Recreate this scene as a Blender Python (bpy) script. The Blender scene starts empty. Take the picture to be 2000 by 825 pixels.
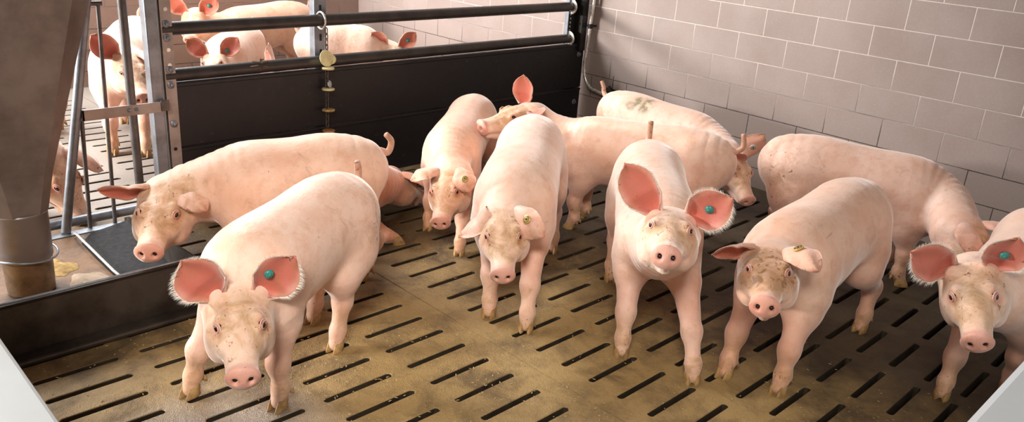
import bpy, math, random, os
import numpy as np
from mathutils import Matrix, Vector

# ------------------------------------------------------------------ camera, world, lights
scene = bpy.context.scene
col = scene.collection
CAM = (-4.424636, -3.511913, 1.547783)
RM = [[0.718383, -0.692291, 0.06826], [-0.201956, -0.301448, -0.931849], [0.665687, 0.655639, -0.356368]]
cd = bpy.data.cameras.new('camera')
cam = bpy.data.objects.new('camera', cd)
col.objects.link(cam)
m = Matrix.Identity(4)
for i in range(3):
    m[i][0] = RM[0][i]; m[i][1] = -RM[1][i]; m[i][2] = -RM[2][i]; m[i][3] = CAM[i]
cam.matrix_world = m
cd.sensor_width = 36.0
cd.lens = 1596.974 / 2000 * 36
cd.clip_start = 0.02
scene.camera = cam
vs = scene.view_settings
vs.view_transform = 'Standard'; vs.look = 'None'; vs.gamma = 1.0; vs.exposure = 0.26
vs.use_curve_mapping = False

world = bpy.data.worlds.new('world'); scene.world = world
world.use_nodes = True
bg = world.node_tree.nodes['Background']
bg.inputs[0].default_value = (0.93, 0.95, 1.0, 1); bg.inputs[1].default_value = .2

def area(name, loc, target, sx, sy, power, colr=(1, 1, 1)):
    l = bpy.data.lights.new(name, 'AREA'); l.shape = 'RECTANGLE'; l.size = sx; l.size_y = sy
    l.energy = power; l.color = colr
    o = bpy.data.objects.new(name, l); col.objects.link(o)
    o.location = loc
    d = Vector(target) - Vector(loc)
    o.rotation_euler = d.to_track_quat('-Z', 'Y').to_euler()
    return o
# daylight through the windows high in the back and left of the barn
area('window_light_back', (-3.4, 2.9, 3.3), (-2.4, -1.2, 0.0), 4.2, 1.1, 400, (0.96, 0.98, 1.0))
area('window_light_left', (-7.2, 2.3, 1.65), (-1.5, 0.2, 0.5), 2.2, .42, 700, (1.0, 0.97, 0.94))

face_fill = area('added_fill_light', (-5.8, -4.2, 3.6), (-3.2, -1.5, 0.3), 1.4, .6, 26, (1.0, 0.95, 0.88)); face_fill.data.spread = math.radians(62)  # added fill to brighten the nearest pig's face, no lamp known there

# ------------------------------------------------------------------ helpers
R_ = math.radians
def link(o, parent=None):
    col.objects.link(o)
    if parent is not None: o.parent = parent
    return o
def empty(name, loc=(0, 0, 0)):
    o = bpy.data.objects.new(name, None); o.empty_display_size = .05
    col.objects.link(o); o.location = loc
    return o
def tag(o, label, cat, group=None, kind=None):
    if label: o['label'] = label
    if cat: o['category'] = cat
    if group: o['group'] = group
    if kind: o['kind'] = kind
    return o

class MB:
    """collects closed shapes into one mesh (world coordinates)"""
    def __init__(s): s.v = []; s.f = []; s.m = []
    def add(s, vs_, fs, mi=0):
        b = len(s.v); s.v += [tuple(map(float, p)) for p in vs_]
        s.f += [tuple(b + i for i in f) for f in fs]; s.m += [mi] * len(fs)
    def box(s, x0, x1, y0, y1, z0, z1, mi=0):
        v = [(x, y, z) for x in (x0, x1) for y in (y0, y1) for z in (z0, z1)]
        s.add(v, [(0, 1, 3, 2), (4, 6, 7, 5), (0, 4, 5, 1), (2, 3, 7, 6), (0, 2, 6, 4), (1, 5, 7, 3)], mi)
    def prism(s, poly, p0, p1, mi=0):
        """polygon given as world points offset p0 -> p1"""
        n = len(poly); p0 = np.array(p0, float); p1 = np.array(p1, float)
        v = [np.array(q) + p0 for q in poly] + [np.array(q) + p1 for q in poly]
        f = [tuple(range(n))[::-1], tuple(range(n, 2 * n))] + [(i, (i + 1) % n, n + (i + 1) % n, n + i) for i in range(n)]
        s.add(v, f, mi)
    def tube(s, pts, r, n=14, closed=False, mi=0, cap=True):
        pts = [np.array(p, float) for p in pts]; N = len(pts)
        rs = r if isinstance(r, (list, tuple, np.ndarray)) else [r] * N
        T = []
        for i in range(N):
            a = pts[(i - 1) % N] if (closed or i > 0) else pts[i]
            b = pts[(i + 1) % N] if (closed or i < N - 1) else pts[i]
            t = b - a; T.append(t / (np.linalg.norm(t) + 1e-12))
        u = np.cross(T[0], [0, 0, 1.0])
        if np.linalg.norm(u) < 1e-3: u = np.cross(T[0], [0, 1.0, 0])
        u /= np.linalg.norm(u); v = []
        for i in range(N):
            u = u - T[i] * (u @ T[i]); u /= np.linalg.norm(u); w = np.cross(T[i], u)
            for k in range(n):
                a = 2 * math.pi * k / n
                v.append(pts[i] + rs[i] * (math.cos(a) * u + math.sin(a) * w))
        f = []
        for i in range(N if closed else N - 1):
            j = (i + 1) % N
            for k in range(n):
                k2 = (k + 1) % n
                f.append((i * n + k, i * n + k2, j * n + k2, j * n + k))
        if not closed and cap:
            f.append(tuple(range(n))[::-1]); f.append(tuple((N - 1) * n + k for k in range(n)))
        s.add(v, f, mi)
    def lathe(s, prof, c, axis=(0, 0, 1), n=32, mi=0, cap=True):
        a = np.array(axis, float); a /= np.linalg.norm(a)
        u = np.cross(a, [1, 0, 0]);
        if np.linalg.norm(u) < 1e-3: u = np.cross(a, [0, 1, 0])
        u /= np.linalg.norm(u); w = np.cross(a, u); c = np.array(c, float); v = []
        for r, h in prof:
            for k in range(n):
                t = 2 * math.pi * k / n
                v.append(c + a * h + r * (math.cos(t) * u + math.sin(t) * w))
        f = []
        for i in range(len(prof) - 1):
            for k in range(n):
                k2 = (k + 1) % n
                f.append((i * n + k, i * n + k2, (i + 1) * n + k2, (i + 1) * n + k))
        if cap:
            f.append(tuple(range(n))[::-1]); f.append(tuple((len(prof) - 1) * n + k for k in range(n)))
        s.add(v, f, mi)
    def build(s, name, mats, parent=None, smooth=False, bevel=0.0, auto=None):
        me = bpy.data.meshes.new(name)
        me.from_pydata(s.v, [], s.f)
        if not isinstance(mats, (list, tuple)): mats = [mats]
        for mt in mats: me.materials.append(mt)
        if len(mats) > 1: me.polygons.foreach_set('material_index', s.m)
        me.update()
        import bmesh
        bm = bmesh.new(); bm.from_mesh(me); bmesh.ops.recalc_face_normals(bm, faces=bm.faces); bm.to_mesh(me); bm.free()
        if smooth:
            me.polygons.foreach_set('use_smooth', [True] * len(me.polygons))
            try: me.set_sharp_from_angle(angle=R_(auto or 40))
            except Exception: pass
        o = bpy.data.objects.new(name, me); link(o)
        if parent is not None:
            o.parent = parent
            o.matrix_parent_inverse = Matrix.Translation(-Vector(parent.location))
        if bevel:
            b = o.modifiers.new('bevel', 'BEVEL'); b.width = bevel; b.segments = 2; b.limit_method = 'ANGLE'
        return o

# ------------------------------------------------------------------ materials
def newmat(name):
    mt = bpy.data.materials.new(name); mt.use_nodes = True
    nt = mt.node_tree; nt.nodes.clear()
    out = nt.nodes.new('ShaderNodeOutputMaterial'); b = nt.nodes.new('ShaderNodeBsdfPrincipled')
    nt.links.new(b.outputs[0], out.inputs[0])
    return mt, nt, b
class NB:
    def __init__(s, nt): s.nt = nt
    def n(s, t, **k):
        x = s.nt.nodes.new('ShaderNode' + t)
        for a, b in k.items(): setattr(x, a, b)
        return x
    def l(s, a, b): s.nt.links.new(a, b)
    def val(s, x, sock):
        if hasattr(x, 'is_output') or hasattr(x, 'links'): s.l(x, sock)
        else: sock.default_value = x
    def math(s, op, a, b=0.0, clamp=False):
        x = s.n('Math', operation=op); x.use_clamp = clamp; s.val(a, x.inputs[0]); s.val(b, x.inputs[1]); return x.outputs[0]
    def mix(s, fac, a, b, mode='MIX'):
        x = s.n('Mix', data_type='RGBA', blend_type=mode); x.clamp_factor = True
        s.val(fac, x.inputs[0]); s.val(a, x.inputs[6]); s.val(b, x.inputs[7]); return x.outputs[2]
    def ramp(s, fac, a, b):
        x = s.n('MapRange'); x.clamp = True; s.val(fac, x.inputs[0]); x.inputs[1].default_value = a; x.inputs[2].default_value = b
        return x.outputs[0]
    def noise(s, vec, scale, detail=4, rough=.55, dist=0.0):
        x = s.n('TexNoise'); s.l(vec, x.inputs['Vector']); x.inputs['Scale'].default_value = scale
        x.inputs['Detail'].default_value = detail; x.inputs['Roughness'].default_value = rough; x.inputs['Distortion'].default_value = dist
        return x.outputs['Fac']
    def coord(s): return s.n('TexCoord').outputs['Object']
    def mapping(s, vec, scale=(1, 1, 1), loc=(0, 0, 0), rot=(0, 0, 0)):
        x = s.n('Mapping'); s.l(vec, x.inputs[0]); x.inputs[1].default_value = loc; x.inputs[2].default_value = rot; x.inputs[3].default_value = scale
        return x.outputs[0]
    def bump(s, h, strength=.3, dist=.01, normal=None):
        x = s.n('Bump'); x.inputs['Strength'].default_value = strength; x.inputs['Distance'].default_value = dist
        s.l(h, x.inputs['Height'])
        if normal is not None: s.l(normal, x.inputs['Normal'])
        return x.outputs[0]
def C4(h, a=1.0):
    h = h.lstrip('#'); c = [int(h[i:i + 2], 16) / 255 for i in (0, 2, 4)]
    return tuple((x / 12.92 if x <= .04045 else ((x + .055) / 1.055) ** 2.4) for x in c) + (a,)

def worn(name, base, dark, rough=.5, metal=0.0, scale=8, amt=.6, bump=.15, spots=None):
    mt, nt, b = newmat(name); N = NB(nt); c = N.coord()
    n1 = N.noise(c, scale, 6, .6); n2 = N.noise(c, scale * 6, 4, .6)
    f = N.ramp(n1, .42, .68)
    f = N.math('MULTIPLY', f, amt)
    cc = N.mix(f, base, dark)
    if spots is not None:
        cc = N.mix(N.ramp(n2, .66, .72), cc, spots)
    N.l(cc, b.inputs['Base Color'])
    r = N.math('MULTIPLY_ADD', n1, .35); b.inputs['Roughness'].default_value = rough
    rr = N.n('MapRange'); N.l(n2, rr.inputs[0]); rr.inputs[3].default_value = max(.05, rough - .15); rr.inputs[4].default_value = min(1, rough + .2)
    N.l(rr.outputs[0], b.inputs['Roughness'])
    b.inputs['Metallic'].default_value = metal
    N.l(N.bump(n2, bump, .003), b.inputs['Normal'])
    return mt

M = {}
M['steel'] = worn('stainless_steel', C4('#7c706a'), C4('#584c46'), .42, .4, 5, .8, .1)
M['plate'] = worn('brushed_plate_steel', C4('#a79b94'), C4('#7d716a'), .45, .35, 9, .7, .1)
M['galv'] = worn('galvanised_steel', C4('#8d939b'), C4('#5d5a5a'), .42, .7, 14, .6, .15)
M['rodsteel'] = worn('dull_rod_steel', C4('#6f6c6c'), C4('#4a4038'), .45, .7, 14, .7, .15)
M['chrome'] = worn('bright_pipe_steel', C4('#e3dfd8'), C4('#a89d8c'), .25, .6, 10, .5, .015)
M['trough'] = worn('trough_steel', C4('#4c443d'), C4('#2a231d'), .42, .6, 6, .9, .15)
M['darksteel'] = worn('dark_wet_steel', C4('#0f0d0c'), C4('#0a0807'), .6, .0, 9, .9, .2)
for n_ in M['darksteel'].node_tree.nodes:
    if n_.type == 'BSDF_PRINCIPLED': n_.inputs['Specular IOR Level'].default_value = .15
M['basin'] = worn('trough_basin', C4('#6a4a2a'), C4('#35230f'), .65, .0, 9, .9, .3)
M['black'] = worn('black_plastic', C4('#121013'), C4('#1a1718'), .5, 0, 5, .7, .12, C4('#37312e'))
M['pipe'] = worn('grey_plastic_pipe', C4('#3d3835'), C4('#2a2523'), .38, .2, 12, .8, .15)
M['white'] = worn('white_pvc_board', C4('#aeb1b3'), C4('#a3a3a0'), .4, 0, 4, .5, .03)
M['yellow'] = worn('yellowed_plastic', C4('#d8cf9d'), C4('#8f7a3f'), .45, 0, 30, .5, .1)
M['tan'] = worn('chewed_plastic', C4('#b99a5c'), C4('#6d4f28'), .5, 0, 40, .7, .2)
M['wood'] = worn('brown_wood', C4('#a3703f'), C4('#6b4420'), .6, 0, 40, .7, .3)
M['chain'] = worn('dirty_chain', C4('#6d645f'), C4('#2e2522'), .4, .7, 60, .7, .3)
M['dark'] = worn('dark_iron', C4('#1c1917'), C4('#2f2924'), .5, .3, 30, .6, .2)
M['water'] = worn('wet_feed', C4('#9a8a78'), C4('#6b4f2f'), .08, 0, 14, .7, .3)

M['ceil'] = worn('ceiling_board', C4('#4f4a45'), C4('#403b36'), .7, 0, 2, .5, .05)
def floor_mat():
    mt, nt, b = newmat('dirty_concrete_slats'); N = NB(nt); c = N.coord()
    big = N.noise(c, 1.3, 5, .6); mid = N.noise(c, 7, 6, .65, .4); fine = N.noise(c, 60, 4, .6); grit = N.noise(c, 230, 2, .5)
    cc = N.mix(N.ramp(big, .35, .65), C4('#937648'), C4('#a68a58'))
    cc = N.mix(N.math('MULTIPLY', N.ramp(mid, .45, .7), .7), cc, C4('#4a3822'))
    cc = N.mix(N.math('MULTIPLY', N.ramp(fine, .5, .75), .45), cc, C4('#a58c62'))
    cc = N.mix(N.math('MULTIPLY', N.ramp(grit, .66, .74), .5), cc, C4('#c9b68c'))
    blot = N.noise(c, 3.2, 6, .7, .8)
    cc = N.mix(N.math('MULTIPLY', N.ramp(blot, .54, .68), .5), cc, C4('#3b2b1b'))
    straw = N.noise(N.mapping(c, (70, 240, 100), rot=(0, 0, .9)), 1.0, 2, .5)
    cc = N.mix(N.math('MULTIPLY', N.ramp(straw, .68, .76), .55), cc, C4('#c8b184'))
    # the neighbouring pen's slats painted greyer, standing for the window glare on them
    sp = N.n('SeparateXYZ'); N.l(c, sp.inputs[0])
    back = N.math('ADD', sp.outputs[1], N.math('MULTIPLY', big, .4))
    cc = N.mix(N.math('MULTIPLY', N.ramp(back, .3, .7), .85), cc, C4('#968f88'))
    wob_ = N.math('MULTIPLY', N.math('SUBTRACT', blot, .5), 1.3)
    dung = N.math('MAXIMUM', N.ramp(N.math('ADD', sp.outputs[0], wob_), -2.15, -1.5), N.math('MULTIPLY', N.ramp(N.math('ADD', sp.outputs[1], wob_), -1.15, -.6), .8))  # manure plus painted shade, darker to the right and near the partition
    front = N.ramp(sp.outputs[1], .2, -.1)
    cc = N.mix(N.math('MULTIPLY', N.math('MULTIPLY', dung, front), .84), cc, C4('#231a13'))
    # a wet patch in the front left, window glare painted in grey
    wet = N.n('VectorMath', operation='DISTANCE'); N.l(c, wet.inputs[0]); wet.inputs[1].default_value = (-3.62, -1.62, 0)
    wf = N.ramp(N.math('ADD', wet.outputs['Value'], N.math('MULTIPLY', mid, .35)), .62, .38)
    cc = N.mix(N.math('MULTIPLY', wf, .7), cc, C4('#8d8680'))
    N.l(cc, b.inputs['Base Color'])
    rr = N.n('MapRange'); N.l(mid, rr.inputs[0]); rr.inputs[3].default_value = .32; rr.inputs[4].default_value = .8
    N.l(N.math('SUBTRACT', rr.outputs[0], N.math('MULTIPLY', wf, .32)), b.inputs['Roughness'])
    h = N.math('ADD', N.math('MULTIPLY', fine, .6), N.math('MULTIPLY', grit, .5))
    h = N.math('ADD', h, N.math('MULTIPLY', mid, .8))
    N.l(N.bump(h, .8, .008), b.inputs['Normal'])
    return mt
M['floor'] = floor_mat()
M['slotwall'] = worn('slot_side', C4('#3a2f20'), C4('#1d1710'), .6, 0, 20, .8, .4)
M['pit'] = worn('pit_bottom', C4('#0c0a08'), C4('#060504'), .6, 0, 3, .5, .1)

def wall_mat(name, axis, phase, zphase, base, base2, seed=0.0):
    """sand-lime block wall: blocks .3125 x .15625, joints in the bond pattern"""
    mt, nt, b = newmat(name); N = NB(nt); c = N.coord()
    sp = N.n('SeparateXYZ'); N.l(c, sp.inputs[0])
    u = N.math('ADD', sp.outputs[axis], phase); v = N.math('ADD', sp.outputs[2], zphase)
    H = .15617; L = .3125
    row = N.math('FLOOR', N.math('DIVIDE', v, H))
    half = N.math('MULTIPLY', N.math('FLOORED_MODULO', row, 2.0), L / 2)
    u2 = N.math('ADD', u, half)
    ub = N.math('FLOOR', N.math('DIVIDE', u2, L))
    fu = N.math('ABSOLUTE', N.math('SUBTRACT', N.math('FLOORED_MODULO', N.math('ADD', u2, L / 2), L), L / 2))
    fv = N.math('ABSOLUTE', N.math('SUBTRACT', N.math('FLOORED_MODULO', N.math('ADD', v, H / 2), H), H / 2))
    wob = N.math('MULTIPLY', N.math('SUBTRACT', N.noise(c, 45, 3), .5), .0022)
    d = N.math('ADD', N.math('MINIMUM', fu, fv), wob)
    mort = N.ramp(d, .0030, .0018)
    wn = N.n('TexWhiteNoise', noise_dimensions='3D'); cx = N.n('CombineXYZ'); N.l(ub, cx.inputs[0]); N.l(row, cx.inputs[1]); cx.inputs[2].default_value = seed
    N.l(cx.outputs[0], wn.inputs['Vector'])
    n1 = N.noise(c, 3.0, 5, .6); n2 = N.noise(c, 90, 4, .6)
    cc = N.mix(N.ramp(n1, .35, .7), base, base2)
    cc = N.mix(N.math('MULTIPLY', wn.outputs['Value'], .22), cc, C4('#8d7a70'))
    cc = N.mix(N.math('MULTIPLY', N.ramp(n2, .5, .8), .12), cc, C4('#d8cbc4'))
    # low rows are dirtier in the joints
    zz = N.math('ADD', sp.outputs[2], N.math('MULTIPLY', N.math('SUBTRACT', n1, .5), .7))
    low = N.ramp(zz, .82, .42)
    mcol = N.mix(low, C4('#d6c8bf'), C4('#3f332e'))
    cc = N.mix(mort, cc, mcol)
    splash = N.math('MULTIPLY', N.ramp(zz, .5, .0), .5)
    cc = N.mix(splash, cc, C4('#6f5c48'))
    flies = N.ramp(N.noise(c, 26, 1, .4), .835, .85)
    cc = N.mix(flies, cc, C4('#2a1d18'))
    N.l(cc, b.inputs['Base Color']); b.inputs['Roughness'].default_value = .6
    hgt = N.math('SUBTRACT', N.math('MULTIPLY', n2, .12), mort)
    N.l(N.bump(hgt, .6, .003), b.inputs['Normal'])
    return mt
M['wallR'] = wall_mat('block_wall_right', 1, .15625, -.8999 + .15617 * 8, C4('#a3928a'), C4('#98857c'))
M['wallB'] = wall_mat('block_wall_back', 0, .05, -.8999 + .15617 * 8, C4('#a98f84'), C4('#9d8478'), 3.0)

# ------------------------------------------------------------------ structure
def make_floor():
    V = []; F = []; MI = []
    def quad(p, mi=0):
        b = len(V); V.extend(p); F.append(tuple(range(b, b + len(p)))); MI.append(mi)
    P = .12863; L = .262; W = .0235
    Y0, Y1 = -4.6, 3.04
    nrm = 6
    st = []
    for k in range(nrm + 1):
        a = -math.pi / 2 + math.pi * k / nrm; st.append((L / 2 - W / 2 + W / 2 * math.cos(a), W / 2 * math.sin(a)))
    for k in range(nrm + 1):
        a = math.pi / 2 + math.pi * k / nrm; st.append((-L / 2 + W / 2 + W / 2 * math.cos(a), W / 2 * math.sin(a)))
    n = len(st)
    def cell(cx, cy, hw):
        b = len(V)
        rnd = random.Random(int(cx * 1000) * 7919 + int(cy * 1000))
        j = [(rnd.uniform(-.0012, .0012), rnd.uniform(-.0012, .0012)) for _ in range(n)]
        out = []
        for (x, y) in st:
            # project onto the outer rectangle
            ox = hw * (1 if x > 0 else -1); 
            if abs(abs(x) - (L / 2 - W / 2)) < 1e-6 and abs(abs(y) - W / 2) < 1e-6: out.append((x, P / 2 * (1 if y > 0 else -1)))
            else:
                t = y / (W / 2); out.append((ox, P / 2 * max(-1, min(1, t * 1.16))))
        for (x, y), (jx, jy) in zip(st, j): V.append((cx + x + jx, cy + y + jy, -.0025))
        for (x, y) in out: V.append((cx + x, cy + y, 0))
        for (x, y), (jx, jy) in zip(st, j): V.append((cx + x * 1.012, cy + y * 1.2, 0))
        for (x, y) in st: V.append((cx + x * .98, cy + y * .9, -.09))
        for k in range(n):
            k2 = (k + 1) % n
            F.append((b + n + k, b + n + k2, b + 2 * n + k2, b + 2 * n + k)); MI.append(0)
            F.append((b + 2 * n + k, b + 2 * n + k2, b + k2, b + k)); MI.append(0)
            F.append((b + k, b + k2, b + 3 * n + k2, b + 3 * n + k)); MI.append(1)
        # corner fill triangles
        for sx in (-1, 1):
            for sy in (-1, 1):
                q = [(cx + sx * (L / 2 - W / 2), cy + sy * P / 2, 0), (cx + sx * hw, cy + sy * P / 2, 0)]
                # covered by the side quads (rounded ends reach the corner)
        return
    def slab(x_first, ncell, yph, per):
        k0 = math.ceil((Y0 - yph) / P); k1 = math.floor((Y1 - yph - P / 2) / P)
        for i in range(ncell):
            cx = x_first + per * (i + .5)
            for k in range(k0, k1 + 1): cell(cx, yph + k * P, per / 2)
        ya = yph + (k0 - .5) * P; yb = yph + (k1 + .5) * P
        quad([(x_first, yb, 0), (x_first + per * ncell, yb, 0), (x_first + per * ncell, Y1, 0), (x_first, Y1, 0)])
    slab(-2.491, 7, -1.1116, .332)
    nA = 14; slab(-2.600 - .334 * nA, nA, -.785, .334)
    # solid edges between the slabs, with the seam groove
    quad([(-2.600, Y0, 0), (-2.552, Y0, 0), (-2.552, Y1, 0), (-2.600, Y1, 0)])
    quad([(-2.552, Y0, 0), (-2.549, Y0, -.012), (-2.549, Y1, -.012), (-2.552, Y1, 0)])
    quad([(-2.549, Y0, -.012), (-2.546, Y0, 0), (-2.546, Y1, 0), (-2.549, Y1, -.012)])
    quad([(-2.546, Y0, 0), (-2.491, Y0, 0), (-2.491, Y1, 0), (-2.546, Y1, 0)])
    xe = -2.491 + .332 * 7
    quad([(xe, Y0, 0), (0, Y0, 0), (0, Y1, 0), (xe, Y1, 0)])
    quad([(-7.4, Y0, -.45), (0.05, Y0, -.45), (0.05, Y1, -.45), (-7.4, Y1, -.45)], 2)
    me = bpy.data.meshes.new('floor'); me.from_pydata(V, [], F)
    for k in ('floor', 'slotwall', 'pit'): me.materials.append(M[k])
    me.polygons.foreach_set('material_index', MI); me.update()
    o = bpy.data.objects.new('floor', me); link(o); o['kind'] = 'structure'
    return o
make_floor()
b = MB(); b.box(0, .24, -5.6, 3.3, -.45, 4.2); o = b.build('wall_right', M['wallR']); o['kind'] = 'structure'
b = MB(); b.box(-7.4, 0, 3.04, 3.28, -.45, 1.85); o = b.build('wall_back', M['wallB']); o['kind'] = 'structure'
b = MB(); b.box(-7.4, .24, -5.6, 3.3, 4.2, 4.3); o = b.build('ceiling', M['ceil']); o['kind'] = 'structure'
b = MB(); b.box(-7.4, .24, -5.7, -5.6, -.45, 4.2); o = b.build('wall_front', M['ceil']); o['kind'] = 'structure'
b = MB(); b.box(-7.5, -7.4, -5.6, 3.3, -.45, 4.2); o = b.build('wall_left', M['ceil']); o['kind'] = 'structure'

# ------------------------------------------------------------------ pen partition with boards and rails
YP = .225
part = empty('pen_partition', (-1.45, YP, 0))
tag(part, 'black plastic pen partition with two dark pipe rails on top, running to the block wall', 'partition')
def bolt_mb(c, axis, r=.017):
    b = MB(); b.lathe([(r, 0), (r, .003), (r * .85, .005), (r * .45, .006), (r * .45, .016), (r * .3, .018)], c, axis, 20)
    return b
b = MB(); b.box(-2.93, -.035, YP, YP + .03, .335, .637)
b.box(-2.93, -.035, YP - .006, YP + .034, .625, .645); b.build('board', M['black'], part, bevel=.004)
b = MB(); b.box(-2.93, -.035, YP + .001, YP + .03, .004, .331); b.box(-2.93, -.035, YP - .005, YP + .01, .315, .329)
b.build('board', M['black'], part, bevel=.003)
for z in (.895, .682):
    b = MB(); b.tube([(-2.95, YP + .015, z - .002), (-1.5, YP + .015, z), (-.19, YP + .015, z + .001)], .0305, 24)
    o = b.build('pipe_rail', M['pipe'], part, smooth=True)
for z in (.896, .683):
    b = MB(); b.lathe([(.031, 0), (.047, 0), (.047, .006), (.031, .006)], (-.19, YP + .015, z), (1, 0, 0), 28, cap=False)
    b.tube([(-.187, YP + .015 + .047 * math.cos(a), z + .047 * math.sin(a)) for a in np.linspace(0, 2 * math.pi, 24, endpoint=False)], .004, 8, closed=True)
    b.build('rail_flange', M['chrome'], part, smooth=True)
# left mounting plate with bolts
b = MB(); b.box(-2.962, -2.905, YP - .012, YP - .004, 0, 1.35); b.box(-2.962, -2.955, YP - .012, YP + .05, 0, 1.35)
plate = b.build('mounting_plate', M['plate'], part, bevel=.0015)
for z in (.919, .857, .713, .642, .457):
    b = bolt_mb((-2.932, YP - .012, z), (0, -1, 0)); b.build('bolt', M['galv'], part, smooth=True)
b = MB()
for z in (.984, .802, .733): b.lathe([(.009, 0), (.009, .0015)], (-2.930, YP - .012, z), (0, -1, 0), 16)
b.build('hole_rim', M['chrome'], part)
b = MB(); b.lathe([(.009, 0), (.009, .0015)], (-2.934, YP - .012, .335), (0, -1, 0), 16); b.build('bolt_hole', M['dark'], part)
# tube beside the plate
b = MB(); b.box(-3.028, -2.975, YP - .03, YP + .03, 0, 1.35); b.build('square_post', M['galv'], part, bevel=.006)
# right end bracket
b = MB(); b.box(-.185, -.045, YP + .03, YP + .06, .03, 1.2); b.box(-.115, -.06, YP - .03, YP + .03, .60, 1.2)
b.build('end_bracket', M['dark'], part, bevel=.003)
b = MB(); b.box(-.205, -.199, YP + .02, YP + .05, .65, .95); b.build('clamp_strip', M['galv'], part)
b = MB()
for z in np.arange(.70, .87, .027): b.box(-.178, -.168, YP + .026, YP + .0285, z, z + .014)
b.build('slot_strip', M['white'], part)
for x, z in ((-.085, .571), (-.09, .234)):
    b = bolt_mb((x, YP, z), (0, -1, 0), .019); b.build('bolt', M['galv'], part, smooth=True)
# rear post carrying the rails
b = MB(); b.box(-2.135, -2.06, YP + .06, YP + .11, 0, 1.3)
b.build('rear_post', M['galv'], part, bevel=.006)
b = MB()
for z in (.70, .78, .93, 1.0): b.box(-2.103, -2.092, YP + .057, YP + .0605, z, z + .035)
b.build('post_slot', M['dark'], part)
# dirt-coloured twig of hay stuck on the lower rail is part of the rail dirt
b = MB()
rr = random.Random(4)
for i in range(9):
    a = rr.uniform(0, 6.28); b.tube([(-2.49 + .03 * math.cos(a) * rr.random(), YP - .018, .70 + .02 * math.sin(a)), (-2.49 + .05 * math.cos(a), YP - .016, .70 + .03 * math.sin(a))], .003, 5)
b.build('dung_smear', M['basin'], part)

# chain with chewing discs
XC = -2.122; YC = YP - .035
ch = empty('chew_chain', (XC, YC, .3)); tag(ch, 'rusty chain with flat tan chewing discs hanging on the black partition board', 'pig toy')
b = MB(); b.tube([(XC, YP + .015 + .043 * math.cos(a), .893 + .043 * math.sin(a)) for a in np.linspace(0, 2 * math.pi, 28, endpoint=False)], .0055, 10, closed=True)
b.build('ring', M['chrome'], ch, smooth=True)
def chain_link(z, rot, L=.034, w=.009, r=.0032, x=XC, y=YC):
    pts = []
    for a in np.linspace(0, 2 * math.pi, 18, endpoint=False):
        px = w * math.cos(a); pz = (L / 2 - w) * (1 if math.sin(a) > 0 else -1) + w * math.sin(a)
        pts.append((x + px * math.cos(rot), y + px * math.sin(rot), z + pz))
    b = MB(); b.tube(pts, r, 8, closed=True); return b
z = .845; k = 0
while z > .33:
    chain_link(z, R_(20 + 80 * (k % 2)), .036, .0095).build('chain_link', M['chain'], ch, smooth=True); z -= .0275; k += 1
def disc(c, axis, r, t, mat, name='disc'):
    b = MB(); b.lathe([(r * .2, -t / 2), (r * .93, -t / 2), (r, -t * .2), (r, t * .2), (r * .93, t / 2), (r * .2, t / 2)], c, axis, 28)
    return b.build(name, mat, ch, smooth=True, auto=50)
disc((-2.135, YP - .055, .71), (.15, -1, .25), .043, .006, M['yellow'], 'tag_disc')
disc((-2.10, YP - .043, .70), (-.5, -1, .3), .026, .006, M['yellow'], 'tag_disc')
for z, mt in ((.655, 'yellow'), (.545, 'yellow'), (.432, 'tan'), (.318, 'wood')):
    disc((XC, YC - .012, z), (.03, .06, 1), .034, .011, M[mt], 'chew_disc')
disc((-2.108, YC - .004, .57), (.5, -1, .3), .019, .004, M['white'], 'tag_disc')

# ------------------------------------------------------------------ feeder bars
YB = .20
fr = empty('feeder_barrier', (-3.2, YB, 0)); tag(fr, 'steel bar barrier with flat bolted crossbar above the rear rim of the trough', 'barrier')
def bar(p0, p1, r, mat='rodsteel', name='bar', n=16):
    b = MB(); b.tube([p0, p1], r, n); return b.build(name, M[mat], fr, smooth=True)
bar((-3.215, YB, 1.02), (-3.245, YB, -.01), .0085)
bar((-3.118, YB, 1.30), (-3.118, YB, .03), .019)
bar((-3.20, YB, 1.34), (-3.455, YB - .01, .04), .020, 'galv', 'slanted_tube')
bar((-3.332, YB, .53), (-3.353, YB, -.01), .009)
b = MB(); b.box(-3.335, -2.985, YB - .024, YB - .016, .530, .578); b.box(-3.335, -3.325, YB - .024, YB + .01, .530, .578)
cb = b.build('crossbar', M['plate'], fr, bevel=.0015)
for x in (-3.14, -3.108): bolt_mb((x, YB - .024, .556), (0, -1, 0), .009).build('bolt', M['galv'], fr, smooth=True)
b = MB(); b.box(-3.0, -2.962, YB - .032, YB - .024, .535, .585); b.build('bracket', M['rodsteel'], fr, bevel=.002)
bar((-3.6, YB + .06, .055), (-2.99, YB + .06, .055), .022, 'galv', 'floor_rail')
bar((-3.45, YB, 1.02), (-3.20, YB, 1.02), .010, 'rodsteel', 'top_bar')

# ------------------------------------------------------------------ trough
tr = empty('feed_trough', (-3.7, -.25, 0)); tag(tr, 'long low steel feed trough on the slatted floor under the hopper', 'trough')
XT = -3.262
b = MB()
b.prism([(0, -.735, 0), (0, -.725, .19), (0, -.732, .203), (0, -.715, .207), (0, -.700, .20), (0, -.700, .0)], (-4.75, 0, 0), (XT, 0, 0))
b.build('front_wall', M['trough'], tr, bevel=.002)
b = MB(); b.tube([(-4.75, -.716, .205), (XT, -.716, .205)], .0055, 8); b.build('rolled_edge', M['galv'], tr, smooth=True)
b = MB(); b.box(-4.75, XT - .02, -.80, -.735, .0, .022); b.build('foot_flange', M['trough'], tr, bevel=.008)
b = MB(); b.prism([(XT, -.70, .0), (XT, -.70, .2), (XT + .06, .14, .075), (XT + .06, .2, .05), (XT + .06, .2, .0)], (0, 0, 0), (.008, 0, 0)); b.build('end_plate', M['trough'], tr)
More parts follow.
